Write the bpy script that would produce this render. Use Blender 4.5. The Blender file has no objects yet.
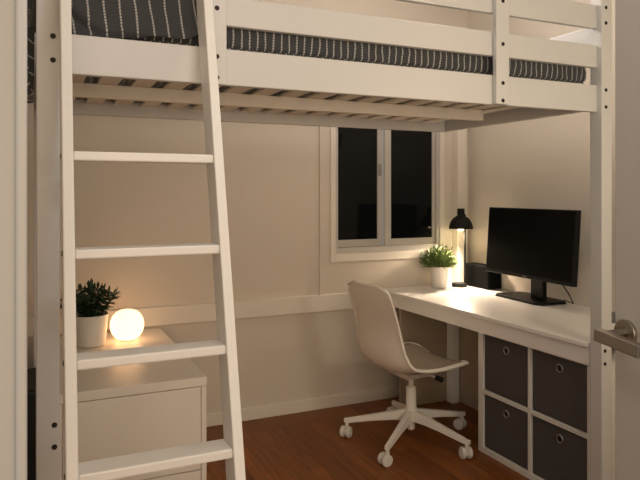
import bpy, bmesh, math, random
from mathutils import Vector, Matrix, Euler
random.seed(7)
C = bpy.context.scene.collection
PI = math.pi
CAMH = 1.314

# ------------------------------------------------------------------ materials
def mat(name, color, rough=0.5, metal=0.0, spec=0.5, bump=0.0, bump_scale=40.0, var=0.0, coat=0.0):
    m = bpy.data.materials.new(name); m.use_nodes = True
    nt = m.node_tree; N = nt.nodes; L = nt.links
    b = N['Principled BSDF']
    b.inputs['Base Color'].default_value = (*color, 1)
    b.inputs['Roughness'].default_value = rough
    b.inputs['Metallic'].default_value = metal
    b.inputs['Specular IOR Level'].default_value = spec
    if coat: b.inputs['Coat Weight'].default_value = coat
    tc = N.new('ShaderNodeTexCoord')
    if var:
        n = N.new('ShaderNodeTexNoise'); n.inputs['Scale'].default_value = 3.0; n.inputs['Detail'].default_value = 4
        L.new(tc.outputs['Object'], n.inputs['Vector'])
        mx = N.new('ShaderNodeMixRGB'); mx.blend_type = 'MIX'
        mx.inputs[1].default_value = (*[c*(1-var) for c in color], 1)
        mx.inputs[2].default_value = (*[min(1, c*(1+var)) for c in color], 1)
        L.new(n.outputs['Fac'], mx.inputs[0]); L.new(mx.outputs[0], b.inputs['Base Color'])
    if bump:
        n2 = N.new('ShaderNodeTexNoise'); n2.inputs['Scale'].default_value = bump_scale; n2.inputs['Detail'].default_value = 5
        L.new(tc.outputs['Object'], n2.inputs['Vector'])
        bp = N.new('ShaderNodeBump'); bp.inputs['Strength'].default_value = bump; bp.inputs['Distance'].default_value = 0.01
        L.new(n2.outputs['Fac'], bp.inputs['Height']); L.new(bp.outputs['Normal'], b.inputs['Normal'])
    return m

def emit_mat(name, color, strength):
    m = mat(name, (0.9, 0.85, 0.75), 0.4)
    b = m.node_tree.nodes['Principled BSDF']
    b.inputs['Emission Color'].default_value = (*color, 1)
    b.inputs['Emission Strength'].default_value = strength
    return m

def stripe_mat(name, pitch, base=(0.046, 0.046, 0.048), line=(0.42, 0.41, 0.39), skew=0.0):
    m = mat(name, base, 0.9, spec=0.2)
    nt = m.node_tree; N = nt.nodes; L = nt.links; b = N['Principled BSDF']
    uv = N.new('ShaderNodeUVMap'); uv.uv_map = 'UVMap'
    sep = N.new('ShaderNodeSeparateXYZ'); L.new(uv.outputs['UV'], sep.inputs[0])
    def M(op, a, bb=None):
        n = N.new('ShaderNodeMath'); n.operation = op
        for i, v in enumerate((a, bb)):
            if v is None: continue
            if isinstance(v, (int, float)): n.inputs[i].default_value = v
            else: L.new(v, n.inputs[i])
        return n.outputs[0]
    wob = N.new('ShaderNodeTexNoise'); wob.inputs['Scale'].default_value = 14; L.new(uv.outputs['UV'], wob.inputs['Vector'])
    x = M('ADD', sep.outputs['X'], M('MULTIPLY', M('SUBTRACT', wob.outputs['Fac'], 0.5), 0.010))
    fx = M('FRACT', M('DIVIDE', x, pitch))
    s = M('LESS_THAN', M('ABSOLUTE', M('SUBTRACT', fx, 0.5)), 0.0024/pitch)
    fy = M('FRACT', M('DIVIDE', sep.outputs['Y'], 0.0085))
    d = M('LESS_THAN', fy, 0.72)
    fac = M('MULTIPLY', s, M('ADD', M('MULTIPLY', d, 0.75), 0.2))
    n = N.new('ShaderNodeTexNoise'); n.inputs['Scale'].default_value = 250; L.new(uv.outputs['UV'], n.inputs['Vector'])
    bm_ = N.new('ShaderNodeMixRGB'); bm_.inputs[1].default_value = (*[c*0.6 for c in base], 1)
    bm_.inputs[2].default_value = (*[c*1.7 for c in base], 1); L.new(n.outputs['Fac'], bm_.inputs[0])
    mx = N.new('ShaderNodeMixRGB'); L.new(fac, mx.inputs[0]); L.new(bm_.outputs[0], mx.inputs[1])
    mx.inputs[2].default_value = (*line, 1)
    L.new(mx.outputs[0], b.inputs['Base Color'])
    b.inputs['Sheen Weight'].default_value = 0.15
    return m

def wood_floor():
    m = mat('oak_floor', (0.2, 0.08, 0.03), 0.38, spec=0.3)
    nt = m.node_tree; N = nt.nodes; L = nt.links; b = N['Principled BSDF']
    tc = N.new('ShaderNodeTexCoord')
    mp = N.new('ShaderNodeMapping'); mp.inputs['Rotation'].default_value = (0, 0, PI/2)
    L.new(tc.outputs['Object'], mp.inputs[0])
    br = N.new('ShaderNodeTexBrick'); br.inputs['Scale'].default_value = 1.0
    br.inputs['Brick Width'].default_value = 1.1; br.inputs['Row Height'].default_value = 0.085
    br.inputs['Mortar Size'].default_value = 0.0011; br.inputs['Mortar Smooth'].default_value = 0.2
    br.inputs['Color1'].default_value = (0.285, 0.092, 0.016, 1); br.inputs['Color2'].default_value = (0.185, 0.056, 0.009, 1)
    br.inputs['Mortar'].default_value = (0.08, 0.025, 0.005, 1)
    L.new(mp.outputs[0], br.inputs['Vector'])
    mp2 = N.new('ShaderNodeMapping'); mp2.inputs['Scale'].default_value = (26, 1.6, 1)
    L.new(tc.outputs['Object'], mp2.inputs[0])
    n = N.new('ShaderNodeTexNoise'); n.inputs['Scale'].default_value = 2.2; n.inputs['Detail'].default_value = 7
    L.new(mp2.outputs[0], n.inputs['Vector'])
    r = N.new('ShaderNodeValToRGB'); r.color_ramp.elements[0].color = (0.62, 0.6, 0.58, 1); r.color_ramp.elements[1].color = (1.3, 1.28, 1.25, 1)
    r.color_ramp.elements[0].position = 0.3; r.color_ramp.elements[1].position = 0.75
    L.new(n.outputs['Fac'], r.inputs[0])
    mx = N.new('ShaderNodeMixRGB'); mx.blend_type = 'MULTIPLY'; mx.inputs[0].default_value = 0.85
    L.new(br.outputs['Color'], mx.inputs[1]); L.new(r.outputs[0], mx.inputs[2]); L.new(mx.outputs[0], b.inputs['Base Color'])
    bp = N.new('ShaderNodeBump'); bp.inputs['Strength'].default_value = 0.15; bp.inputs['Distance'].default_value = 0.003
    L.new(n.outputs['Fac'], bp.inputs['Height']); L.new(bp.outputs['Normal'], b.inputs['Normal'])
    return m

M_wall = mat('wall_paint', (0.70, 0.63, 0.545), 0.85, spec=0.2, bump=0.05, bump_scale=180, var=0.015)
M_ceil = mat('ceiling_paint', (0.80, 0.78, 0.74), 0.9, spec=0.2, bump=0.04, bump_scale=120)
M_trim = mat('trim_paint', (0.80, 0.74, 0.66), 0.5, var=0.01)
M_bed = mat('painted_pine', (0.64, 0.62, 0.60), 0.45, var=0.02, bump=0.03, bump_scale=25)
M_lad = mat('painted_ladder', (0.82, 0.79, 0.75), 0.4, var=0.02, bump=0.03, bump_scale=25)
M_slat = mat('pale_slat', (0.76, 0.69, 0.60), 0.6, var=0.05)
M_bolt = mat('bronze_bolt', (0.025, 0.018, 0.014), 0.45, metal=0.6)
M_white = mat('white_laminate', (0.80, 0.77, 0.72), 0.35, var=0.01)
M_desk = mat('desk_laminate', (0.91, 0.88, 0.85), 0.3, var=0.01)
M_cab = mat('cabinet_laminate', (0.80, 0.74, 0.67), 0.3, var=0.01)
M_bin = mat('charcoal_felt', (0.100, 0.092, 0.086), 0.95, spec=0.1, bump=0.3, bump_scale=300, var=0.12)
M_bind = mat('dark_hole', (0.006, 0.006, 0.006), 0.9)
M_steel = mat('brushed_steel', (0.36, 0.34, 0.32), 0.4, metal=1.0)
M_handle = mat('satin_nickel', (0.36, 0.32, 0.28), 0.33, metal=1.0)
M_black = mat('black_plastic', (0.008, 0.008, 0.008), 0.45, spec=0.2, var=0.1)
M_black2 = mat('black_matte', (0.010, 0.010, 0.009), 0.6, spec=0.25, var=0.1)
M_blackest = mat('black_cloth', (0.004, 0.004, 0.004), 0.8, spec=0.06)
M_screen = mat('screen_glass', (0.005, 0.005, 0.005), 0.32, spec=0.06)
M_shell = mat('chair_shell', (0.84, 0.78, 0.70), 0.42, var=0.01)
M_pad = mat('chair_pad', (0.36, 0.30, 0.24), 0.95, spec=0.1, bump=0.25, bump_scale=350, var=0.05)
M_leg = mat('chair_metal', (0.82, 0.78, 0.72), 0.4, var=0.01)
M_caster = mat('caster_plastic', (0.72, 0.70, 0.66), 0.45, var=0.02)
M_pot = mat('ceramic_pot', (0.80, 0.76, 0.70), 0.4, var=0.02)
M_soil = mat('soil', (0.02, 0.013, 0.009), 0.95, bump=0.6, bump_scale=80)
M_leafd = mat('dark_leaf', (0.020, 0.050, 0.020), 0.45, var=0.35)
M_leafl = mat('fresh_leaf', (0.12, 0.175, 0.042), 0.5, var=0.3)
M_stem = mat('stem', (0.06, 0.09, 0.03), 0.6)
M_alu = mat('window_aluminium', (0.56, 0.53, 0.49), 0.4, metal=0.15)
M_pane = mat('night_glass', (0.004, 0.005, 0.006), 0.05, spec=0.22)
M_door = mat('door_paint', (0.395, 0.35, 0.305), 0.5, var=0.015)
M_jamb = mat('jamb_paint', (0.52, 0.50, 0.475), 0.55, var=0.01)
M_shadein = mat('lamp_inside', (0.85, 0.80, 0.7), 0.5)
M_bulb = emit_mat('bulb_glow', (1.0, 0.78, 0.48), 12)
M_globe = emit_mat('globe_glow', (1.0, 0.54, 0.25), 3.0)
M_logo = mat('logo_grey', (0.12, 0.12, 0.12), 0.4, metal=0.7)
M_sheet = mat('white_sheet', (0.72, 0.70, 0.66), 0.9)
M_matt = stripe_mat('striped_cover', 0.0262)
M_duvet = stripe_mat('striped_duvet', 0.042)
M_panel = mat('shaded_tan_panel', (0.42, 0.34, 0.25), 0.6, var=0.04)  # tan kept dark so the colour carries the shade under the desk
M_floor = wood_floor()

# ------------------------------------------------------------------ mesh helpers
def box(bm, x0, x1, y0, y1, z0, z1, M=None):
    vs = [bm.verts.new(Vector(p)) for p in ((x0,y0,z0),(x1,y0,z0),(x1,y1,z0),(x0,y1,z0),(x0,y0,z1),(x1,y0,z1),(x1,y1,z1),(x0,y1,z1))]
    if M is not None:
        for v in vs: v.co = M @ v.co
    for f in ((0,3,2,1),(4,5,6,7),(0,1,5,4),(1,2,6,5),(2,3,7,6),(3,0,4,7)):
        bm.faces.new([vs[i] for i in f])
    return vs

def hexa(bm, pts):  # 4 bottom + 4 top points
    vs = [bm.verts.new(Vector(p)) for p in pts]
    for f in ((0,3,2,1),(4,5,6,7),(0,1,5,4),(1,2,6,5),(2,3,7,6),(3,0,4,7)):
        bm.faces.new([vs[i] for i in f])

def lathe(bm, prof, center=(0,0,0), n=32, M=None, rib=0, ribamp=0.0, cap=True):
    cx, cy, cz = center; rings = []
    for (r, z) in prof:
        ring = []
        for i in range(n):
            a = 2*PI*i/n
            rr = r*(1 + (ribamp*math.cos(rib*a) if rib else 0))
            p = Vector((cx+rr*math.cos(a), cy+rr*math.sin(a), cz+z))
            if M is not None: p = M @ p
            ring.append(bm.verts.new(p))
        rings.append(ring)
    for a, b in zip(rings[:-1], rings[1:]):
        for i in range(n):
            j = (i+1) % n
            bm.faces.new((a[i], a[j], b[j], b[i]))
    if cap:
        bm.faces.new(list(reversed(rings[0]))); bm.faces.new(rings[-1])

def tube(bm, path, r, n=12):
    path = [Vector(p) for p in path]; rings = []
    up = Vector((0,0,1))
    for i, p in enumerate(path):
        a = path[max(i-1,0)]; b = path[min(i+1,len(path)-1)]
        t = (b-a).normalized()
        u = t.cross(up)
        if u.length < 1e-3: u = t.cross(Vector((1,0,0)))
        u.normalize(); v = t.cross(u).normalized()
        rr = r[i] if isinstance(r, (list, tuple)) else r
        rings.append([bm.verts.new(p + rr*(math.cos(2*PI*k/n)*u + math.sin(2*PI*k/n)*v)) for k in range(n)])
    for a, b in zip(rings[:-1], rings[1:]):
        for i in range(n):
            j = (i+1) % n; bm.faces.new((a[i], a[j], b[j], b[i]))
    bm.faces.new(list(reversed(rings[0]))); bm.faces.new(rings[-1])

def obj(name, bm, m, parent=None, bevel=0.0, smooth=False, seg=2, subsurf=0, loc=None):
    bmesh.ops.recalc_face_normals(bm, faces=bm.faces)
    me = bpy.data.meshes.new(name); bm.to_mesh(me); bm.free()
    if isinstance(m, (list, tuple)):
        for k in m: me.materials.append(k)
    else: me.materials.append(m)
    o = bpy.data.objects.new(name, me); C.objects.link(o)
    if loc: o.location = loc
    if smooth:
        for p in me.polygons: p.use_smooth = True
    if bevel:
        b = o.modifiers.new('bevel', 'BEVEL'); b.width = bevel; b.segments = seg; b.limit_method = 'ANGLE'; b.angle_limit = math.radians(40)
        b.harden_normals = False
    if subsurf:
        s = o.modifiers.new('sub', 'SUBSURF'); s.levels = subsurf; s.render_levels = subsurf
    if parent is not None: o.parent = parent
    return o

def auto_smooth(o, ang=35):
    me = o.data
    for p in me.polygons: p.use_smooth = True
    me.set_sharp_from_angle(angle=math.radians(ang))

def bxo(name, dims, m, parent=None, bevel=0.0, M=None):
    bm = bmesh.new(); box(bm, *dims, M=M)
    return obj(name, bm, m, parent, bevel)

def thing(name, label, cat, loc=(0,0,0), rz=0, group=None):
    o = bpy.data.objects.new(name, None); C.objects.link(o)
    o.location = loc; o.rotation_euler = (0,0,rz); o.empty_display_size = 0.1
    o['label'] = label; o['category'] = cat
    if group: o['group'] = group
    return o
def tag(o, label, cat, group=None):
    o['label'] = label; o['category'] = cat
    if group: o['group'] = group
    return o
def struct(o): o['kind'] = 'structure'; return o

# ------------------------------------------------------------------ room shell
WX0, WX1, WY1, CEIL = -0.06, 2.71, 3.50, 2.55
struct(bxo('floor', (-1.6, WX1+0.1, -1.8, WY1+0.1, -0.06, 0.0), M_floor))
struct(bxo('ceiling', (-1.6, WX1+0.1, -1.8, WY1+0.1, CEIL, CEIL+0.08), M_ceil))
# back wall with an opening for the window
wx0, wx1, wz0, wz1 = 1.700, 2.469, 0.939, 2.02
bm = bmesh.new()
box(bm, WX0-0.1, wx0, WY1, WY1+0.1, 0, CEIL)
box(bm, wx1, WX1+0.1, WY1, WY1+0.1, 0, CEIL)
box(bm, wx0, wx1, WY1, WY1+0.1, 0, wz0)
box(bm, wx0, wx1, WY1, WY1+0.1, wz1, CEIL)
struct(obj('wall_back', bm, M_wall))
struct(bxo('wall_right', (WX1, WX1+0.1, 0.10, WY1, 0, CEIL), M_wall))
struct(bxo('wall_left', (WX0-0.1, WX0, 1.10, WY1, 0, CEIL), M_wall))
struct(bxo('wall_front', (1.26, WX1, 0.10, 0.22, 0, CEIL), M_wall))
struct(bxo('baseboard_back', (WX0, WX1, WY1-0.016, WY1, 0, 0.072), M_trim, bevel=0.004))
struct(bxo('baseboard_right', (WX1-0.016, WX1, 0.22, WY1-0.016, 0, 0.072), M_trim, bevel=0.004))
# rail board across the back wall
struct(bxo('trim_1', (WX0, 2.05, WY1-0.022, WY1, 0.592, 0.693), M_trim, bevel=0.003))
# shallow wall panel round the window, above the rail board
bm = bmesh.new(); yA, yB = WY1-0.012, WY1
box(bm, 1.598, wx0-0.035, yA, yB, 0.693, 2.09); box(bm, wx1+0.035, WX1, yA, yB, 0.693, 2.09)
box(bm, wx0-0.035, wx1+0.035, yA, yB, 0.693, wz0-0.052); box(bm, wx0-0.035, wx1+0.035, yA, yB, wz1+0.05, 2.09)
struct(obj('trim_2', bm, M_wall))
# window casing
bm = bmesh.new()
box(bm, wx0-0.035, wx0, WY1-0.024, WY1, wz0-0.052, wz1+0.05); box(bm, wx1, wx1+0.035, WY1-0.024, WY1, wz0-0.052, wz1+0.05)
box(bm, wx0, wx1, WY1-0.024, WY1, wz0-0.052, wz0); box(bm, wx0, wx1, WY1-0.024, WY1, wz1, wz1+0.05)
struct(obj('trim_3', bm, M_trim, bevel=0.003))
# upright boards in the corner right of the window
struct(bxo('trim_4', (2.572, 2.650, WY1-0.075, WY1-0.012, 0.0, 2.0), M_trim, bevel=0.004))
# door jamb in the left foreground
bm = bmesh.new()
box(bm, -0.16, -0.012, 1.0, 1.10, 0, CEIL)
box(bm, -0.0185, -0.0035, 0.985, 1.085, 0, CEIL)
struct(obj('trim_5', bm, M_jamb, bevel=0.004))

# window
win = bpy.data.objects.new('window_1', None); C.objects.link(win); win.location = (wx0, WY1, wz0); struct(win)
def rel(dims, o): return (dims[0]-o[0], dims[1]-o[0], dims[2]-o[1], dims[3]-o[1], dims[4]-o[2], dims[5]-o[2])
wo = (wx0, WY1, wz0)
bm = bmesh.new()
for d in ((wx0, wx0+0.022, WY1-0.012, WY1+0.08, wz0, wz1), (wx1-0.022, wx1, WY1-0.012, WY1+0.08, wz0, wz1),
          (wx0+0.022, wx1-0.022, WY1-0.012, WY1+0.08, wz0, wz0+0.034), (wx0+0.022, wx1-0.022, WY1-0.012, WY1+0.08, wz1-0.03, wz1)):
    box(bm, *rel(d, wo))
obj('window_frame', bm, M_alu, win, bevel=0.002)
def sash(x0, x1, y, stl, str_):
    bm = bmesh.new(); z0, z1 = wz0+0.034, wz1-0.03
    for d in ((x0, x0+stl, y, y+0.022, z0, z1), (x1-str_, x1, y, y+0.022, z0, z1),
              (x0+stl, x1-str_, y, y+0.022, z0, z0+0.044), (x0+stl, x1-str_, y, y+0.022, z1-0.04, z1)):
        box(bm, *rel(d, wo))
    s = obj('sash', bm, M_alu, win, bevel=0.002)
    bm = bmesh.new(); box(bm, *rel((x0+stl-0.003, x1-str_+0.003, y+0.009, y+0.014, z0+0.041, z1-0.037), wo))
    obj('pane', bm, M_pane, s)
    return s
s1 = sash(wx0+0.022, 2.068, WY1+0.036, 0.012, 0.040)
s2 = sash(2.064, wx1-0.022, WY1+0.006, 0.046, 0.020)
bm = bmesh.new(); box(bm, *rel((2.034, 2.050, WY1+0.024, WY1+0.036, 1.42, 1.50), wo))
obj('latch', bm, M_steel, s1, bevel=0.003)

# door, opened into the room on the right
DX, DY1 = 1.20, 1.021
door = bpy.data.objects.new('door_1', None); C.objects.link(door); door.location = (DX, 0.23, 0); struct(door)
bxo('leaf', (0, 0.042, 0, DY1-0.23, 0.008, 2.03), M_door, door, bevel=0.002)
hz = 1.005; ry = 0.990-0.23
bm = bmesh.new(); Mx = Matrix.Translation((0, ry, hz)) @ Matrix.Rotation(-PI/2, 4, 'Y')
lathe(bm, [(0.0275, 0.0), (0.0275, 0.007), (0.0262, 0.009)], n=40, M=Mx)
hd = obj('door_handle', bm, M_handle, door); auto_smooth(hd)
bm = bmesh.new(); lathe(bm, [(0.010, 0.008), (0.0095, 0.060)], n=24, M=Mx); nk = obj('neck', bm, M_handle, hd); auto_smooth(nk)
bm = bmesh.new(); box(bm, -0.077, -0.055, ry-0.092, ry+0.022, hz-0.0185, hz+0.0085, M=Matrix.Translation((0, ry, hz)) @ Matrix.Rotation(math.radians(7), 4, 'X') @ Matrix.Translation((0, -ry, -hz))); obj('lever', bm, M_handle, hd, bevel=0.0025)
bm = bmesh.new(); box(bm, 0.012, 0.030, DY1-0.23, DY1-0.23+0.002, hz-0.010, hz+0.050); obj('latch_plate', bm, M_steel, door)
bm = bmesh.new(); box(bm, 0.002, 0.024, DY1-0.23+0.002, DY1-0.23+0.012, hz+0.012, hz+0.038); obj('latch_bolt', bm, M_steel, door, bevel=0.002)

# ------------------------------------------------------------------ loft bed
PF = 1.8065                      # front plane of the posts
RF, RB = 1.830, 1.853            # side rail front / back
PL0, PL1, PR0, PR1 = 0.0148, 0.0726, 2.052, 2.108
YB = 2.87
bed = thing('loft_bed', 'white painted wooden loft bed with slatted base over the desk', 'loft bed', ((PL0+PR1)/2, 2.3, 0))
bo = bed.location
def bb(name, dims, m=M_bed, bev=0.003, lab=None):
    bm = bmesh.new(); box(bm, *rel(dims, bo)); o = obj(name, bm, m, bed, bevel=bev)
    if lab: o['label'] = lab
    return o
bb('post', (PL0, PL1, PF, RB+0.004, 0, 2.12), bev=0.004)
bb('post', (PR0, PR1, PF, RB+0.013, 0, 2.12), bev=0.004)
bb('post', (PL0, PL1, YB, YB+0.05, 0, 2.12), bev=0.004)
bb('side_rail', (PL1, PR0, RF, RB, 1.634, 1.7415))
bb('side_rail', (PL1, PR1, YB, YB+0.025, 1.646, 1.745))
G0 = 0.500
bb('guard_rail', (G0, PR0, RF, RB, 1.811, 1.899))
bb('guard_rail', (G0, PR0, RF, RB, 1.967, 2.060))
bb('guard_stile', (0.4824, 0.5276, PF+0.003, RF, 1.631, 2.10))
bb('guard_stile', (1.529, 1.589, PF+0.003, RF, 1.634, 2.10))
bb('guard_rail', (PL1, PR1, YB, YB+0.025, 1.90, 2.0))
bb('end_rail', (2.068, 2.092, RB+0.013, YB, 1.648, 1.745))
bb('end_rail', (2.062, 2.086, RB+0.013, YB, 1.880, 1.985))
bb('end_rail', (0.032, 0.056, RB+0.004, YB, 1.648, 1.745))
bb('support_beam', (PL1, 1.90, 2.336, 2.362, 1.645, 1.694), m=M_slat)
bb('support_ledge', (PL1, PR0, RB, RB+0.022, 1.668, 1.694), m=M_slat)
for k in range(17):
    xc = 0.135 + 0.1142*k
    bb('slat', (xc-0.034, xc+0.034, RB+0.003, YB, 1.694, 1.704), m=M_slat, bev=0.002)
def bolt(x, z, y=PF):
    bm = bmesh.new(); lathe(bm, [(0.0072, 0.0), (0.0072, 0.0012), (0.006, 0.0022)], n=16,
        M=Matrix.Translation(Vector((x, y, z))-bo) @ Matrix.Rotation(PI/2, 4, 'X'))
    return obj('bolt', bm, M_bolt, bed)
def zat(v, y, u):   # height on a plane y = const seen at pixel (u, v)
    phi = math.radians(24.63)+math.atan((u-320)/633); X = y*math.tan(phi)
    d = X*math.sin(math.radians(24.63))+y*math.cos(math.radians(24.63))
    return X, CAMH-(v-192.5)*d/633
for u, v in ((53, 36), (53, 60), (54.4, 425), (54.4, 447), (606, 7.5), (606, 23), (606, 90), (606, 107), (605, 351), (605, 364)):
    bolt(*zat(v, PF, u))
for u, v in ((217, 8), (217, 56.5), (217, 77.5), (503, 1), (503, 44), (503, 83), (503, 100.5)):
    bolt(*zat(v, PF+0.003, u), y=PF+0.003)

# mattress with striped cover
def uv_box(o, du=0.0):
    me = o.data; uvl = me.uv_layers.new(name='UVMap')
    for p in me.polygons:
        n = p.normal
        for li in p.loop_indices:
            co = me.vertices[me.loops[li].vertex_index].co
            if abs(n.x) > 0.8: uvl.data[li].uv = (co.y, co.z)
            else: uvl.data[li].uv = (co.x, co.z + co.y)
# rounded-box grid profile swept along x
def mattress():
    bm = bmesh.new(); uvd = []
    y0, y1, z0, z1 = 1.863, 2.866, 1.7055, 1.878
    prof = [(2.3, z0), (y0+0.03, z0), (y0+0.008, z0+0.004), (y0+0.001, z0+0.014), (y0+0.000, z0+0.026), (y0+0.0015, z0+0.042), (y0+0.011, z0+0.049), (y0+0.002, z0+0.055),
            (y0, z0+0.062), (y0-0.002, z0+0.09), (y0, z0+0.12), (y0+0.006, z0+0.145), (y0+0.018, z0+0.160), (y0+0.04, z1), (2.36, z1+0.004), (y1-0.03, z1), (y1, z1-0.03), (y1, z0+0.02), (y1-0.02, z0)]
    s = [0]
    for a, b in zip(prof[:-1], prof[1:]): s.append(s[-1]+math.dist(a, b))
    X0, X1, n = 0.078, 2.036, 110
    rng = random.Random(3)
    grid = []
    for i in range(n+1):
        t = i/n; x = X0+(X1-X0)*t
        e = min(1, min(x-X0, X1-x)/0.03); sh = 1-0.12*(1-math.sqrt(max(0, 1-(1-e)**2)))
        row = []
        for j, (y, z) in enumerate(prof):
            w = 0.0022*math.sin(37*x+2*z*40)+0.0018*math.sin(91*x+j)
            yy = 2.36+(y-2.36)*(1-0.02*(1-e)); zz = (z0+z1)/2+(z-(z0+z1)/2)*sh
            if 2 < j < 13: yy += w
            row.append(bm.verts.new((x, yy, zz + (0.001*math.sin(60*x) if 4 < j < 9 else 0))))
        grid.append(row)
    uvl = bm.loops.layers.uv.new('UVMap'); np_ = len(prof)
    def uvset(f, us):
        for l, u in zip(f.loops, us): l[uvl].uv = u
    for i in range(n):
        for j in range(np_):
            k = (j+1) % np_
            f = bm.faces.new((grid[i][j], grid[i+1][j], grid[i+1][k], grid[i][k]))
            xa, xb = grid[i][j].co.x, grid[i+1][j].co.x; sa = s[j]; sb = s[k] if k else s[-1]+0.3
            # lower welt is cut so its stripes sit a little off the side's
            off = 0.009 if j < 6 else 0
            uvset(f, ((xa+off, sa), (xb+off, sa), (xb+off, sb), (xa+off, sb)))
    for row, xx in ((grid[0], 0), (grid[-1], 1)):
        f = bm.faces.new(row if xx else list(reversed(row)))
        for l in f.loops: l[uvl].uv = (l.vert.co.y, l.vert.co.z)
    o = obj('mattress', bm, M_matt, None, smooth=True)
    o.data.set_sharp_from_angle(angle=math.radians(60))
    return o
mt = tag(mattress(), 'mattress in dark grey striped cover behind the loft bed guard rails', 'mattress')

# duvet bunched at the ladder end
def duvet():
    bm = bmesh.new(); uvl = bm.loops.layers.uv.new('UVMap')
    nx, ny = 90, 70
    Lx, Ly = 1.22, 0.95
    grid = []; uvg = []
    for i in range(nx+1):
        a = Lx*i/nx          # arc length from the left hanging hem
        row = []; ur = []
        for j in range(ny+1):
            b = 0.2*j/44 if j <= 44 else 0.2+(Ly-0.2)*(j-44)/(ny-44)   # arc length from the front hem
            # left end: hangs down 0.24 then runs along the top
            hangL = 0.330-0.10*max(0, b-0.35)
            if a < hangL: x, dL = 0.002-0.009*math.sin(a*9+b*23), hangL-a
            else: x, dL = 0.002+(a-hangL), 0.0
            if a >= hangL-0.03 and a < hangL+0.06: dL = max(dL, 0.02*(1-(a-hangL+0.03)/0.09))
            # front side: hangs down only beside the ladder opening
            op = 1/(1+math.exp((x-0.47)/0.022))
            hangF = 0.055+0.105*op
            if b < hangF: y, dF = 1.858+0.004*math.sin(22*x), hangF-b
            else: y, dF = 1.862+(b-hangF), 0.0
            tt = (b-hangF)
            if -0.03 <= tt < 0.06: dF = max(dF, 0.022*(1-(tt+0.03)/0.09))
            below = 0.0
            ztop = 1.900+0.012*math.sin(6*x+3*y)+0.008*math.sin(17*x-9*y)+0.05*max(0, 0.30-x)
            z = ztop - max(dL, dF)
            # soft diagonal folds on the hanging side
            if dF > 0.02:
                zc = 1.757-0.03*(x-0.2)+0.55*max(0.0, 0.185-x)+0.004*math.sin(31*x)
                q = min(1.0, max(0.0, (z-zc+0.006)/0.012)); q = q*q*(3-2*q)
                y = 1.8585-0.0195*q*op+0.0035*math.sin(40*x+35*z)*q-0.004*math.sin(PI*min(1, max(0, (z-1.742)/max(0.02, zc-1.742))))*(1-q)
                if q > 0.5: below = 0.0
                else: below = 0.0
                y = min(max(y, 1.835 if z > 1.746 else 1.8555), 1.8605 if z < 1.86 else 9)
            row.append(bm.verts.new((x, y, z)))
            ur.append((a+0.03*math.sin(b*7)*(1-min(1, b/0.4))*0.6 + b*0.05 + below, b))
        grid.append(row); uvg.append(ur)
    for i in range(nx):
        for j in range(ny):
            f = bm.faces.new((grid[i][j], grid[i+1][j], grid[i+1][j+1], grid[i][j+1]))
            for l, (p, q) in zip(f.loops, ((i,j),(i+1,j),(i+1,j+1),(i,j+1))): l[uvl].uv = uvg[p][q]
    o = obj('duvet', bm, M_duvet, None, smooth=True)
    sd = o.modifiers.new('solid', 'SOLIDIFY'); sd.thickness = 0.006; sd.offset = 1
    return o
dv = tag(duvet(), 'dark grey duvet with pale stripes bunched at the ladder end of the loft bed', 'duvet')

# ------------------------------------------------------------------ ladder
lad = thing('ladder', 'white wooden ladder with flat rungs leaning on the loft bed rail', 'ladder', (0.268, 1.33, 0))
lo = lad.location
K = 0.2457
def lY(z): return 1.695 - K*(1.695-z)
def stile(x0, x1):
    bm = bmesh.new(); zb, zt, dp = 0.0, 2.02, 0.086
    pts = [(x0, lY(zb), zb), (x1, lY(zb), zb), (x1, lY(zb)+dp, zb), (x0, lY(zb)+dp, zb), (x0, lY(zt), zt), (x1, lY(zt), zt), (x1, lY(zt)+dp, zt), (x0, lY(zt)+dp, zt)]
    hexa(bm, [tuple(Vector(p)-lo) for p in pts]); return obj('stile', bm, M_lad, lad, bevel=0.003)
stile(0.0695, 0.0955); stile(0.4395, 0.4655)
for z in (1.414, 1.181, 0.938, 0.704, 0.469, 0.235):
    bm = bmesh.new(); y = lY(z)+0.004
    box(bm, *rel((0.0955, 0.4395, y, y+0.074, z-0.023, z), lo)); obj('rung', bm, M_lad, lad, bevel=0.004)
for x0, s in ((0.0695, -1),):
    for z in (1.402, 1.17, 0.927, 0.693):
        bm = bmesh.new(); lathe(bm, [(0.006, 0), (0.006, 0.002)], n=12, M=Matrix.Translation(Vector((x0, lY(z)+0.04, z))-lo) @ Matrix.Rotation(-PI/2, 4, 'Y'))
        obj('screw', bm, M_bolt, lad)

# ------------------------------------------------------------------ low cabinet on the left
cab = thing('cabinet', 'low white drawer cabinet under the loft bed behind the ladder', 'cabinet', (0.3625, 2.98, 0))
co = cab.location
def cb(name, dims, m=M_cab, bev=0.002, par=None):
    bm = bmesh.new(); box(bm, *rel(dims, co)); return obj(name, bm, m, par or cab, bevel=bev)
CX0, CX1, CY0, CY1, CZ = 0.085, 0.640, 2.473, 3.472, 0.583
cb('top', (CX0, CX1, CY0, CY1, CZ-0.036, CZ))
cb('side_panel', (CX0, CX0+0.022, CY0+0.002, CY1, 0, CZ-0.037)); cb('side_panel', (CX1-0.022, CX1-0.001, CY0+0.002, CY1, 0, CZ-0.037))
cb('back_panel', (CX0+0.022, CX1-0.022, CY1-0.012, CY1, 0.05, CZ-0.037))
cb('plinth', (CX0+0.022, CX1-0.022, CY0+0.03, CY0+0.045, 0, 0.05))
for z0, z1 in ((0.218, CZ-0.039), (0.052, 0.214)):
    cb('drawer', (CX0+0.0235, CX1-0.0235, CY0+0.003, CY0+0.022, z0, z1))
cb('shelf_board', (CX0+0.022, CX1-0.022, CY0+0.022, CY1-0.012, 0.05, 0.066))

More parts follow.
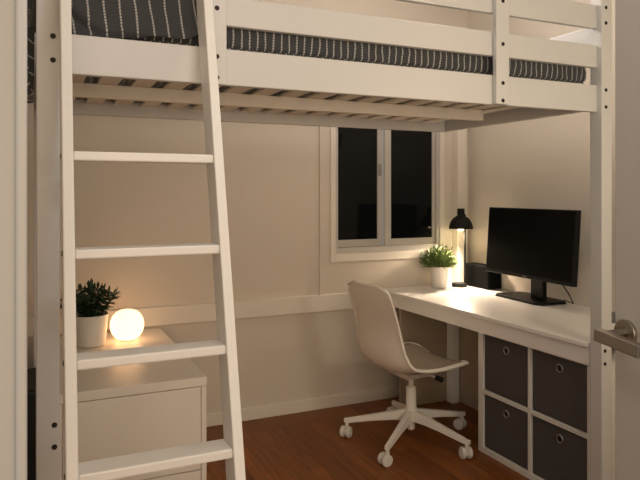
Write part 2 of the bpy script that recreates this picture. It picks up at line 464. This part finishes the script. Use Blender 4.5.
bp_ = tag(bxo('gap_shade_panel', (-0.046, 0.070, 2.50, 2.84, 0.0, 0.60), M_black2, bevel=0.012),
    'added black panel giving the shade in the gap between left wall and low cabinet', 'panel')  # black box added to supply the darkness of this gap

# ------------------------------------------------------------------ plants
def leaf(bm, base, direction, length, width, droop=0.3, roll=0.0, n=5):
    d = Vector(direction).normalized(); up = Vector((0,0,1))
    side = d.cross(up)
    if side.length < 1e-3: side = Vector((1,0,0))
    side.normalize(); side = Matrix.Rotation(roll, 3, d) @ side
    prev = None
    for i in range(n+1):
        t = i/n
        w = width*math.sin(PI*min(0.97, t*0.93+0.05))**0.8*(1-0.25*t)
        p = Vector(base)+d*length*t - up*droop*length*t*t
        nrm = side.cross(d).normalized()
        cur = [bm.verts.new(p-side*w), bm.verts.new(p - nrm*w*0.35), bm.verts.new(p+side*w)]
        if prev:
            bm.faces.new((prev[0], prev[1], cur[1], cur[0])); bm.faces.new((prev[1], prev[2], cur[2], cur[1]))
        prev = cur

def potted(name, label, loc, r_top, r_bot, h, leafm, kind, rib, seed):
    t = thing(name, label, 'plant', loc)
    bm = bmesh.new()
    prof = [(r_bot*0.9, 0), (r_bot, 0.004)]
    for k in range(1, 8): prof.append((r_bot+(r_top-r_bot)*k/7, 0.004+(h-0.006)*k/7))
    prof += [(r_top, h), (r_top*0.93, h), (r_top*0.90, h-0.02)]
    lathe(bm, prof, n=96, rib=rib, ribamp=0.012 if rib else 0)
    p = obj('pot', bm, M_pot, t); auto_smooth(p, 50)
    bm = bmesh.new(); lathe(bm, [(r_top*0.90, h-0.022), (r_top*0.88, h-0.012), (r_top*0.3, h-0.008)], n=32); obj('soil', bm, M_soil, t, smooth=True)
    rng = random.Random(seed); bs = bmesh.new(); bl = bmesh.new()
    if kind == 'bushy':     # upright stems with broad pointed leaves
        for k in range(44):
            a = rng.uniform(0, 2*PI); rr = rng.uniform(0.0, 1)**0.5
            b0 = Vector((0.55*r_top*rr*math.cos(a), 0.55*r_top*rr*math.sin(a), h-0.012))
            sp = 0.12*rr*rng.uniform(0.7, 1.1)
            H = rng.uniform(0.09, 0.165)*(1.05-0.35*rr)
            tip = b0+Vector((sp*math.cos(a)*0.72, sp*math.sin(a)*0.72, H))
            mid = (b0+tip)/2+Vector((0.01*math.cos(a), 0.01*math.sin(a), 0.012))
            tube(bs, [b0, mid, tip], [0.0022, 0.0018, 0.0012], 6)
            for q in range(9):
                f = 0.22+0.78*q/8; pp = b0.lerp(mid, f*2) if f < .5 else mid.lerp(tip, f*2-1)
                aa = q*2.4+k
                dr = Vector((math.cos(aa)+0.5*math.cos(a), math.sin(aa)+0.5*math.sin(a), rng.uniform(0.05, 0.9)))
                leaf(bl, pp, dr, rng.uniform(0.032, 0.050), rng.uniform(0.0095, 0.0155), rng.uniform(0.1, 0.5), rng.uniform(-.5, .5))
            leaf(bl, tip, (0.25*math.cos(a), 0.25*math.sin(a), 1), 0.034, 0.009, 0.0)
    else:                   # fine grassy tuft
        for k in range(520):
            a = rng.uniform(0, 2*PI); rr = rng.uniform(0, 1)**0.5
            b0 = Vector((0.6*r_top*rr*math.cos(a), 0.6*r_top*rr*math.sin(a), h-0.012))
            el = math.radians(rng.uniform(18, 88)) if rr > .3 else math.radians(rng.uniform(45, 90))
            ln = rng.uniform(0.085, 0.140)*(0.62+0.62*math.sin(el))
            tip = Vector((math.cos(a)*math.cos(el), math.sin(a)*math.cos(el), math.sin(el)))
            leaf(bl, b0, tip, ln, rng.uniform(0.0028, 0.0048), rng.uniform(0.0, 0.35), rng.uniform(-1, 1), n=4)
            for q in range(2):
                c0 = b0+tip*ln*rng.uniform(0.35, 0.85)
                leaf(bl, c0, tip+Vector((rng.uniform(-.8,.8), rng.uniform(-.8,.8), rng.uniform(-.2,.6))), rng.uniform(0.018, 0.032), 0.0042, 0.2, rng.uniform(-1, 1), n=3)
        for k in range(8):
            a = k*0.8; tube(bs, [(0.02*math.cos(a), 0.02*math.sin(a), h-0.012), (0.05*math.cos(a), 0.05*math.sin(a), h+0.05)], [0.002, 0.001], 6)
    obj('stems', bs, M_stem, t, smooth=True); obj('leaves', bl, leafm, t, smooth=True)
    return t
potted('potted_plant', 'dark green leafy plant in ribbed white pot beside the glowing globe lamp', (0.266, 3.215, CZ), 0.079, 0.066, 0.148, M_leafd, 'bushy', 44, 5)
DZ = 0.704
potted('potted_plant', 'small light green plant in plain white pot on desk below the window', (2.395, 3.385, DZ), 0.061, 0.050, 0.136, M_leafl, 'grass', 0, 11)

# globe lamp
gl = thing('globe_lamp', 'glowing round white table lamp on the low cabinet', 'lamp', (0.437, 3.24, CZ))
bm = bmesh.new()
prof = []
for k in range(25):
    a = -PI/2+PI*k/24
    r = 0.081*abs(math.cos(a))**0.78; z = 0.078+0.076*math.sin(a)
    prof.append((max(r, 0.002), z))
prof = [p for p in prof if p[1] > 0.012]
lathe(bm, prof, n=48); obj('lamp_shade', bm, M_globe, gl, smooth=True)
bm = bmesh.new(); lathe(bm, [(0.036, 0), (0.037, 0.004), (0.036, 0.013)], n=40); obj('base', bm, M_white, gl)

# ------------------------------------------------------------------ desk
DF0, DF1 = 2.066, 2.028      # front edge x at the near and the far end
DY0, DYF = 1.880, 3.484
desk = thing('desk', 'long white desk along the right wall under the loft bed', 'desk', (2.38, 2.68, 0))
do = desk.location
bm = bmesh.new()
hexa(bm, [tuple(Vector(p)-do) for p in ((DF0-0.012, DY0, DZ-0.022), (WX1-0.002, DY0, DZ-0.022), (WX1-0.002, 3.42, DZ-0.022), (DF1-0.012, DYF, DZ-0.022),
          (DF0-0.012, DY0, DZ), (WX1-0.002, DY0, DZ), (WX1-0.002, 3.42, DZ), (DF1-0.012, DYF, DZ))])
bm.free()
bm = bmesh.new()
poly = [(DF0-0.012, DY0), (WX1-0.002, DY0), (WX1-0.002, 3.418), (2.655, 3.418), (2.565, 3.418), (2.565, DYF), (DF1-0.012, DYF)]
poly = [(DF0-0.012, DY0), (WX1-0.002, DY0), (WX1-0.002, 3.42), (2.567, 3.42), (2.567, DYF), (DF1-0.012, DYF)]
lowv = [bm.verts.new((x-do.x, y-do.y, DZ-0.020)) for x, y in poly]; hiv = [bm.verts.new((x-do.x, y-do.y, DZ)) for x, y in poly]
bm.faces.new(list(reversed(lowv))); bm.faces.new(hiv)
for i in range(len(poly)):
    j = (i+1) % len(poly); bm.faces.new((lowv[i], lowv[j], hiv[j], hiv[i]))
obj('desktop', bm, M_desk, desk, bevel=0.003)
bm = bmesh.new()
hexa(bm, [tuple(Vector(p)-do) for p in ((DF0, DY0+0.002, 0.611), (DF0+0.022, DY0+0.002, 0.611), (DF1+0.022, DYF-0.03, 0.611), (DF1, DYF-0.03, 0.611),
          (DF0, DY0+0.002, DZ-0.0205), (DF0+0.022, DY0+0.002, DZ-0.0205), (DF1+0.022, DYF-0.03, DZ-0.0205), (DF1, DYF-0.03, DZ-0.0205))])
obj('apron', bm, M_desk, desk, bevel=0.002)
def db(name, dims, m=M_desk, bev=0.003):
    bm = bmesh.new(); box(bm, *rel(dims, do)); return obj(name, bm, m, desk, bevel=bev)
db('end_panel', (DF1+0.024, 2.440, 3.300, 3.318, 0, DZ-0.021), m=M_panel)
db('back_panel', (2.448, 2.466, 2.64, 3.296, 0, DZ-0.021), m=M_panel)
db('leg', (2.386, 2.442, 3.236, 3.292, 0, DZ-0.021))

# cube shelf
SX0, SX1, SY0, SY1, SZ = 2.080, 2.430, 1.884, 2.600, 0.608
shelf = thing('cube_shelf', 'white four cube shelf unit under the near end of the desk', 'shelf', ((SX0+SX1)/2, (SY0+SY1)/2, 0))
so = shelf.location
def sb(name, dims, bev=0.0015):
    bm = bmesh.new(); box(bm, *rel(dims, so)); return obj(name, bm, M_white, shelf, bevel=bev)
sb('side_panel', (SX0, SX1, SY1-0.036, SY1, 0, SZ)); sb('side_panel', (SX0, SX1, SY0, SY0+0.022, 0, SZ))
sb('bottom_panel', (SX0, SX1, SY0+0.022, SY1-0.036, 0, 0.030)); sb('top_panel', (SX0, SX1, SY0+0.022, SY1-0.036, SZ-0.006, SZ))
SM = 2.238
sb('divider', (SX0, SX1, SM-0.009, SM+0.009, 0.030, SZ-0.006))
sb('shelf_board', (SX0, SX1, SM+0.009, SY1-0.036, 0.300, 0.320)); sb('shelf_board', (SX0, SX1, SY0+0.022, SM-0.009, 0.300, 0.320))
sb('back_panel', (SX1-0.008, SX1-0.001, SY0+0.022, SY1-0.036, 0.030, SZ-0.006))
def bin_(y0, y1, z0, z1, label):
    t = thing('storage_box', label, 'storage box', (SX0+0.16, (y0+y1)/2, z0), 0, 'charcoal fabric boxes in the cube shelf')
    o = t.location; w = 0.008; x0, x1 = SX0+0.010, SX1-0.02
    bm = bmesh.new()
    for d in ((x0, x1, y0, y1, z0, z0+w), (x0, x0+w, y0, y1, z0+w, z1), (x1-w, x1, y0, y1, z0+w, z1), (x0+w, x1-w, y0, y0+w, z0+w, z1), (x0+w, x1-w, y1-w, y1, z0+w, z1)):
        box(bm, *rel(d, o))
    obj('body', bm, M_bin, t, bevel=0.003)
    Mx = Matrix.Translation(Vector((x0, (y0+y1)/2-0.004, z1-0.048))-o) @ Matrix.Rotation(-PI/2, 4, 'Y')
    bm = bmesh.new(); n = 32; prof = [(0.0125, 0.0), (0.0125, 0.002), (0.0155, 0.004), (0.0195, 0.0032), (0.021, 0.0004)]
    lathe(bm, prof, n=n, M=Mx, cap=False); g = obj('grommet', bm, M_steel, t, smooth=True); g['label'] = 'metal ring handle'
    bm = bmesh.new(); lathe(bm, [(0.0124, 0.0002), (0.0124, 0.0008)], n=n, M=Mx); obj('hole', bm, M_bind, g)
    return t
yl0, yl1, yr0, yr1 = SM+0.012, SY1-0.039, SY0+0.025, SM-0.012
bin_(yl0, yl1, 0.320, SZ-0.010, 'charcoal fabric box in the upper left cube, nearest the office chair seat')
bin_(yr0, yr1, 0.320, SZ-0.010, 'charcoal fabric box in the upper right cube, beside the bed post')
bin_(yl0, yl1, 0.030, 0.292, 'charcoal fabric box in the lower left cube, nearest the chair casters')
bin_(yr0, yr1, 0.030, 0.292, 'charcoal fabric box in the lower right cube, at the foot of the bed post')

# ------------------------------------------------------------------ desk lamp
LXp, LYp = 2.528, 3.350
dl = thing('desk_lamp', 'black metal desk lamp with dome shade, lit, in the desk corner', 'lamp', (LXp, LYp, DZ))
bm = bmesh.new(); lathe(bm, [(0.047, 0), (0.049, 0.004), (0.049, 0.020), (0.046, 0.025), (0.010, 0.027)], n=40); o = obj('base', bm, M_black2, dl); auto_smooth(o)
px, py = 0.034, -0.014
bm = bmesh.new(); tube(bm, [(px, py, 0.02), (px, py, 0.30), (px, py, 0.468)], 0.0065, 12); obj('pole', bm, M_black2, dl, smooth=True)
bm = bmesh.new(); tube(bm, [(px, py, 0.462), (px-0.008, py+0.003, 0.474), (0.016, -0.006, 0.478)], 0.007, 10); obj('arm', bm, M_black2, dl, smooth=True)
bm = bmesh.new(); z0 = 0.376; R_ = 0.077
outer = [(R_, z0), (R_*0.985, z0+0.012), (R_*0.93, z0+0.030), (R_*0.82, z0+0.050), (R_*0.64, z0+0.068), (R_*0.42, z0+0.080), (0.024, z0+0.084), (0.024, z0+0.125), (0.021, z0+0.130), (0.004, z0+0.131)]
lathe(bm, outer, n=40, cap=False); sh = obj('lamp_shade', bm, M_black2, dl); auto_smooth(sh)
sh.location = (0.010, -0.004, 0)
bm = bmesh.new(); lathe(bm, [(R_-0.001, z0+0.0005), (R_*0.965, z0+0.012), (R_*0.91, z0+0.029), (R_*0.80, z0+0.048), (R_*0.62, z0+0.065), (0.004, z0+0.078)], n=40, cap=False)
obj('shade_lining', bm, M_shadein, sh, smooth=True)
bm = bmesh.new(); lathe(bm, [(0.004, z0-0.014), (0.016, z0-0.010), (0.024, z0+0.004), (0.022, z0+0.020), (0.018, z0+0.034), (0.012, z0+0.048), (0.010, z0+0.068)], n=24); obj('bulb', bm, M_bulb, sh, smooth=True)

# black speaker box
sp = thing('speaker', 'squat black box speaker between desk lamp and monitor', 'speaker', (2.658, 3.277, DZ))
bm = bmesh.new(); box(bm, -0.055, 0.045, -0.126, 0.126, 0.004, 0.145); obj('cabinet', bm, M_blackest, sp, bevel=0.004)
bm = bmesh.new(); box(bm, -0.0575, -0.055, -0.120, 0.120, 0.010, 0.139); obj('grille', bm, M_blackest, sp, bevel=0.001)
for sy in (-0.09, 0.09):
    bm = bmesh.new(); box(bm, -0.045, 0.040, sy-0.012, sy+0.012, 0, 0.004); obj('foot', bm, M_black2, sp)

# monitor
mo = thing('monitor', 'large black widescreen monitor, switched off, on the desk', 'monitor', (2.590, 2.732, DZ), math.radians(-3.0))
W, Hh, zb = 0.716, 0.390, 0.128
TL = Matrix.Translation((-0.02, 0, zb+Hh/2)) @ Matrix.Rotation(math.radians(4.0), 4, 'Y') @ Matrix.Translation((0.02, 0, -zb-Hh/2))
bm = bmesh.new(); box(bm, -0.065, -0.030, -W/2, W/2, zb, zb+Hh); bez = obj('housing', bm, M_black, mo, bevel=0.003)
bm = bmesh.new(); box(bm, -0.0662, -0.065, -W/2+0.008, W/2-0.008, zb+0.020, zb+Hh-0.008); scr = obj('screen', bm, M_screen, mo)
bm = bmesh.new(); box(bm, -0.0668, -0.065, -0.016, 0.016, zb+0.006, zb+0.014); lgo = obj('logo', bm, M_logo, mo)
bm = bmesh.new(); hexa(bm, [(-0.03, -0.20, zb+0.06), (0.0, -0.12, zb+0.09), (0.0, 0.12, zb+0.09), (-0.03, 0.20, zb+0.06), (-0.03, -0.20, zb+0.33), (0.0, -0.12, zb+0.29), (0.0, 0.12, zb+0.29), (-0.03, 0.20, zb+0.33)]); rcv = obj('rear_cover', bm, M_black, mo, bevel=0.003)
for o in (bez, scr, lgo, rcv): o.data.transform(TL)
bm = bmesh.new(); box(bm, 0.004, 0.034, -0.050, 0.050, 0.012, zb+0.24); obj('neck', bm, M_black, mo, bevel=0.004)
bm = bmesh.new(); ply = [(-0.105, -0.110), (-0.075, -0.150), (0.080, -0.150), (0.105, -0.11), (0.105, 0.21), (0.08, 0.25), (-0.075, 0.26), (-0.105, 0.23)]
lw = [bm.verts.new((x, y, 0)) for x, y in ply]; hw = [bm.verts.new((x*0.97, y*0.97, 0.014)) for x, y in ply]
bm.faces.new(list(reversed(lw))); bm.faces.new(hw)
for i in range(8): bm.faces.new((lw[i], lw[(i+1) % 8], hw[(i+1) % 8], hw[i]))
obj('base', bm, M_black, mo, bevel=0.002)
bm = bmesh.new(); tube(bm, [(-0.012, -0.125, zb+0.075), (0.02, -0.14, zb+0.03), (0.045, -0.17, zb-0.03), (0.06, -0.19, 0.06), (0.08, -0.20, 0.012), (0.09, -0.12, 0.006+0.012)], 0.0035, 8); obj('cable', bm, M_black2, mo, smooth=True)

# ------------------------------------------------------------------ office chair
ch = thing('office_chair', 'white moulded swivel office chair on casters facing the desk', 'office chair', (1.838, 2.850, 0), math.radians(3.0))
prof = [(-0.298, 0.846), (-0.288, 0.80), (-0.268, 0.73), (-0.249, 0.66), (-0.241, 0.60), (-0.241, 0.55), (-0.239, 0.50), (-0.220, 0.440), (-0.172, 0.402), (-0.09, 0.392),
        (-0.01, 0.396), (0.06, 0.404), (0.12, 0.411), (0.165, 0.413), (0.196, 0.407)]
def interp(prof, t):
    n = len(prof)-1; f = t*n; i = min(int(f), n-1); f -= i
    def cr(a, b, c, d): return 0.5*((2*b)+(-a+c)*f+(2*a-5*b+4*c-d)*f*f+(-a+3*b-3*c+d)*f**3)
    P = [prof[max(0, min(n, k))] for k in (i-1, i, i+1, i+2)]
    return tuple(cr(P[0][k], P[1][k], P[2][k], P[3][k]) for k in (0, 1))
def halfw(t):
    pts = [(0, 0.140), (0.02, 0.168), (0.05, 0.190), (0.10, 0.203), (0.25, 0.202), (0.40, 0.218), (0.52, 0.244), (0.75, 0.255), (0.90, 0.248), (0.96, 0.232), (1.0, 0.185)]
    for (a, wa), (b, wb) in zip(pts[:-1], pts[1:]):
        if t <= b: return wa+(wb-wa)*((t-a)/(b-a))
    return pts[-1][1]
def shell_pt(t, v, off=0.0):
    x, z = interp(prof, t); x2, z2 = interp(prof, min(1, t+0.01)); x1, z1 = interp(prof, max(0, t-0.01))
    tx, tz = x2-x1, z2-z1; l = math.hypot(tx, tz); nx, nz = -tz/l, tx/l     # inner normal (towards the sitter)
    # dished: strong round the bend, softer at the ends
    dish = 0.020+0.012*t+0.030*math.exp(-((t-0.50)/0.2)**2)
    d = dish*abs(v)**2.4 + off
    return Vector((x+nx*d, halfw(t)*v, z+nz*d))
def shell_grid(t0, t1, v0, nt, nv, off, th, wmod=None):
    bm = bmesh.new(); g = []
    for i in range(nt+1):
        t = t0+(t1-t0)*i/nt; row = []
        for j in range(nv+1):
            v = (-1+2*j/nv)*v0*(wmod(i/nt) if wmod else 1); row.append(bm.verts.new(shell_pt(t, v, off)))
        g.append(row)
    for i in range(nt):
        for j in range(nv): bm.faces.new((g[i][j], g[i+1][j], g[i+1][j+1], g[i][j+1]))
    return bm
bm = shell_grid(0, 1, 1.0, 48, 20, 0, 0)
so_ = obj('shell', bm, M_shell, ch, smooth=True)
sd = so_.modifiers.new('solid', 'SOLIDIFY'); sd.thickness = 0.011; sd.offset = -1
bv = so_.modifiers.new('bevel', 'BEVEL'); bv.width = 0.004; bv.segments = 2; bv.limit_method = 'ANGLE'; bv.angle_limit = math.radians(50)
# raised rim round the edge of the shell
rim = [shell_pt(t/40, 1.0) for t in range(2, 40)] + [shell_pt(1.0, v) for v in (0.8, 0.4, 0, -0.4, -0.8)] + [shell_pt(t/40, -1.0) for t in range(39, 1, -1)] + [shell_pt(0.0, v) for v in (-0.8, -0.4, 0, 0.4, 0.8)]
rim.append(rim[0])
bm = bmesh.new(); tube(bm, rim, 0.0075, 10); obj('rim', bm, M_shell, ch, smooth=True)
bm = shell_grid(0.50, 0.975, 0.93, 24, 16, 0.013, 0, lambda s: 0.80+0.20*min(1, 6*min(s+0.02, 1.02-s)))
pd = obj('seat_pad', bm, M_pad, ch, smooth=True); sd = pd.modifiers.new('solid', 'SOLIDIFY'); sd.thickness = 0.010; sd.offset = -1; pd['label'] = 'greige fabric seat pad'
bm = bmesh.new(); hexa(bm, [(-0.085, -0.085, 0.350), (0.085, -0.085, 0.350), (0.085, 0.085, 0.350), (-0.085, 0.085, 0.350), (-0.10, -0.12, 0.383), (0.10, -0.12, 0.385), (0.10, 0.12, 0.385), (-0.10, 0.12, 0.383)])
obj('mechanism', bm, M_leg, ch, bevel=0.006)
bm = bmesh.new(); tube(bm, [(0.03, -0.07, 0.368), (0.05, -0.12, 0.364), (0.058, -0.16, 0.361)], 0.005, 10)
lv = obj('lever', bm, M_leg, ch, smooth=True)
bm = bmesh.new(); tube(bm, [(0.054, -0.145, 0.362), (0.062, -0.180, 0.358)], [0.0125, 0.014], 14); obj('knob', bm, M_black2, lv, smooth=True)['label'] = 'black lever knob'
bm = bmesh.new(); lathe(bm, [(0.014, 0.25), (0.014, 0.352)], n=24); o = obj('piston', bm, M_leg, ch); auto_smooth(o)
bm = bmesh.new(); lathe(bm, [(0.018, 0.062), (0.020, 0.066), (0.020, 0.105), (0.032, 0.112), (0.032, 0.172), (0.0275, 0.182), (0.026, 0.283), (0.023, 0.288), (0.015, 0.289)], n=32); o = obj('column', bm, M_leg, ch); auto_smooth(o)
def chair_leg(ang, swivel):
    M = Matrix.Rotation(ang, 4, 'Z'); bm = bmesh.new()
    secs = [(0.012, 0.021, 0.110, 0.170), (0.10, 0.019, 0.108, 0.151), (0.20, 0.0165, 0.097, 0.129), (0.335, 0.0135, 0.076, 0.100), (0.358, 0.012, 0.078, 0.098)]
    rings = [[bm.verts.new(M @ Vector(p)) for p in ((r, -w, z0), (r, w, z0), (r, w*0.75, z1), (r, -w*0.75, z1))] for r, w, z0, z1 in secs]
    for a, b in zip(rings[:-1], rings[1:]):
        for i in range(4): bm.faces.new((a[i], a[(i+1) % 4], b[(i+1) % 4], b[i]))
    bm.faces.new(rings[0]); bm.faces.new(rings[-1])
    lg = obj('leg', bm, M_leg, ch, bevel=0.003)
    bm = bmesh.new(); Mc = M @ Matrix.Translation((0.342, 0, 0)) @ Matrix.Rotation(swivel, 4, 'Z')
    lathe(bm, [(0.010, 0.045), (0.010, 0.082)], n=16, M=Mc)
    box(bm, -0.004, 0.030, -0.006, 0.006, 0.020, 0.056, M=Mc)
    for s in (-1, 1):
        Mw = Mc @ Matrix.Translation((0.014, s*0.0065, 0.0295)) @ Matrix.Rotation(-s*PI/2, 4, 'X')
        lathe(bm, [(0.027, 0.0), (0.0295, 0.004), (0.0295, 0.016), (0.025, 0.021), (0.012, 0.022), (0.010, 0.020)], n=28, M=Mw)
    o = obj('caster', bm, M_caster, lg); auto_smooth(o, 40)
for k, sw in enumerate((2.0, 0.4, 1.3, -0.6, 2.6)):
    chair_leg(math.radians(-1+72*k), sw)

# ------------------------------------------------------------------ light
def area(name, loc, rot, size, power, color, size_y=None):
    l = bpy.data.lights.new(name, 'AREA'); l.energy = power; l.color = color; l.size = size
    if size_y: l.shape = 'RECTANGLE'; l.size_y = size_y
    o = bpy.data.objects.new(name, l); C.objects.link(o); o.location = loc; o.rotation_euler = rot
    return o
WARM = (1.0, 0.80, 0.60)
def point(name, loc, power, color, r):
    l = bpy.data.lights.new(name, 'POINT'); l.energy = power; l.color = color; l.shadow_soft_size = r
    o = bpy.data.objects.new(name, l); C.objects.link(o); o.location = loc; return o
point('ceiling_lamp_light', (1.72, 2.44, 2.30), 15.5, (1.0, 0.90, 0.81), 0.12)
point('left_fill_light', (0.50, 0.75, 2.00), 7.0, (1.0, 1.0, 1.0), 0.12)  # added fill for the left post, ladder and cabinet, no lamp hangs here
point('desk_fill_light', (1.80, 0.80, 1.50), 15.0, (1.0, 0.89, 0.68), 0.12)  # invented low fill that brightens the desk and right post
area('front_fill_light', (0.1, -1.5, 1.4), (math.radians(88), 0, math.radians(-15)), 1.8, 36, (1.0, 0.70, 0.42))  # broad fill added behind the camera to light the space under the bed
sl = bpy.data.lights.new('desk_lamp_light', 'SPOT'); sl.energy = 40; sl.color = (1.0, 0.79, 0.57); sl.spot_size = math.radians(140); sl.spot_blend = 0.9; sl.shadow_soft_size = 0.02
slo = bpy.data.objects.new('desk_lamp_light', sl); C.objects.link(slo); slo.rotation_euler = Vector((0.42, 0.30, 0.85)).to_track_quat('Z', 'Y').to_euler(); slo.location = (LXp+0.010, LYp-0.004, DZ+0.358)
w = bpy.data.worlds.new('night'); bpy.context.scene.world = w; w.use_nodes = True
w.node_tree.nodes['Background'].inputs[0].default_value = (0.76, 0.94, 1.0, 1)
w.node_tree.nodes['Background'].inputs[1].default_value = 0.50

# ------------------------------------------------------------------ camera
cd = bpy.data.cameras.new('camera'); cam = bpy.data.objects.new('camera', cd); C.objects.link(cam)
cam.location = (0, 0, CAMH); cam.rotation_euler = (PI/2, 0, -math.radians(24.63))
cd.sensor_width = 36; cd.lens = 633/640*36; cd.shift_y = -47.5/640; cd.clip_start = 0.02
sc = bpy.context.scene; sc.camera = cam
vs = sc.view_settings; vs.view_transform = 'Standard'; vs.look = 'None'; vs.exposure = 0.0; vs.gamma = 1.0
vs.use_curve_mapping = False
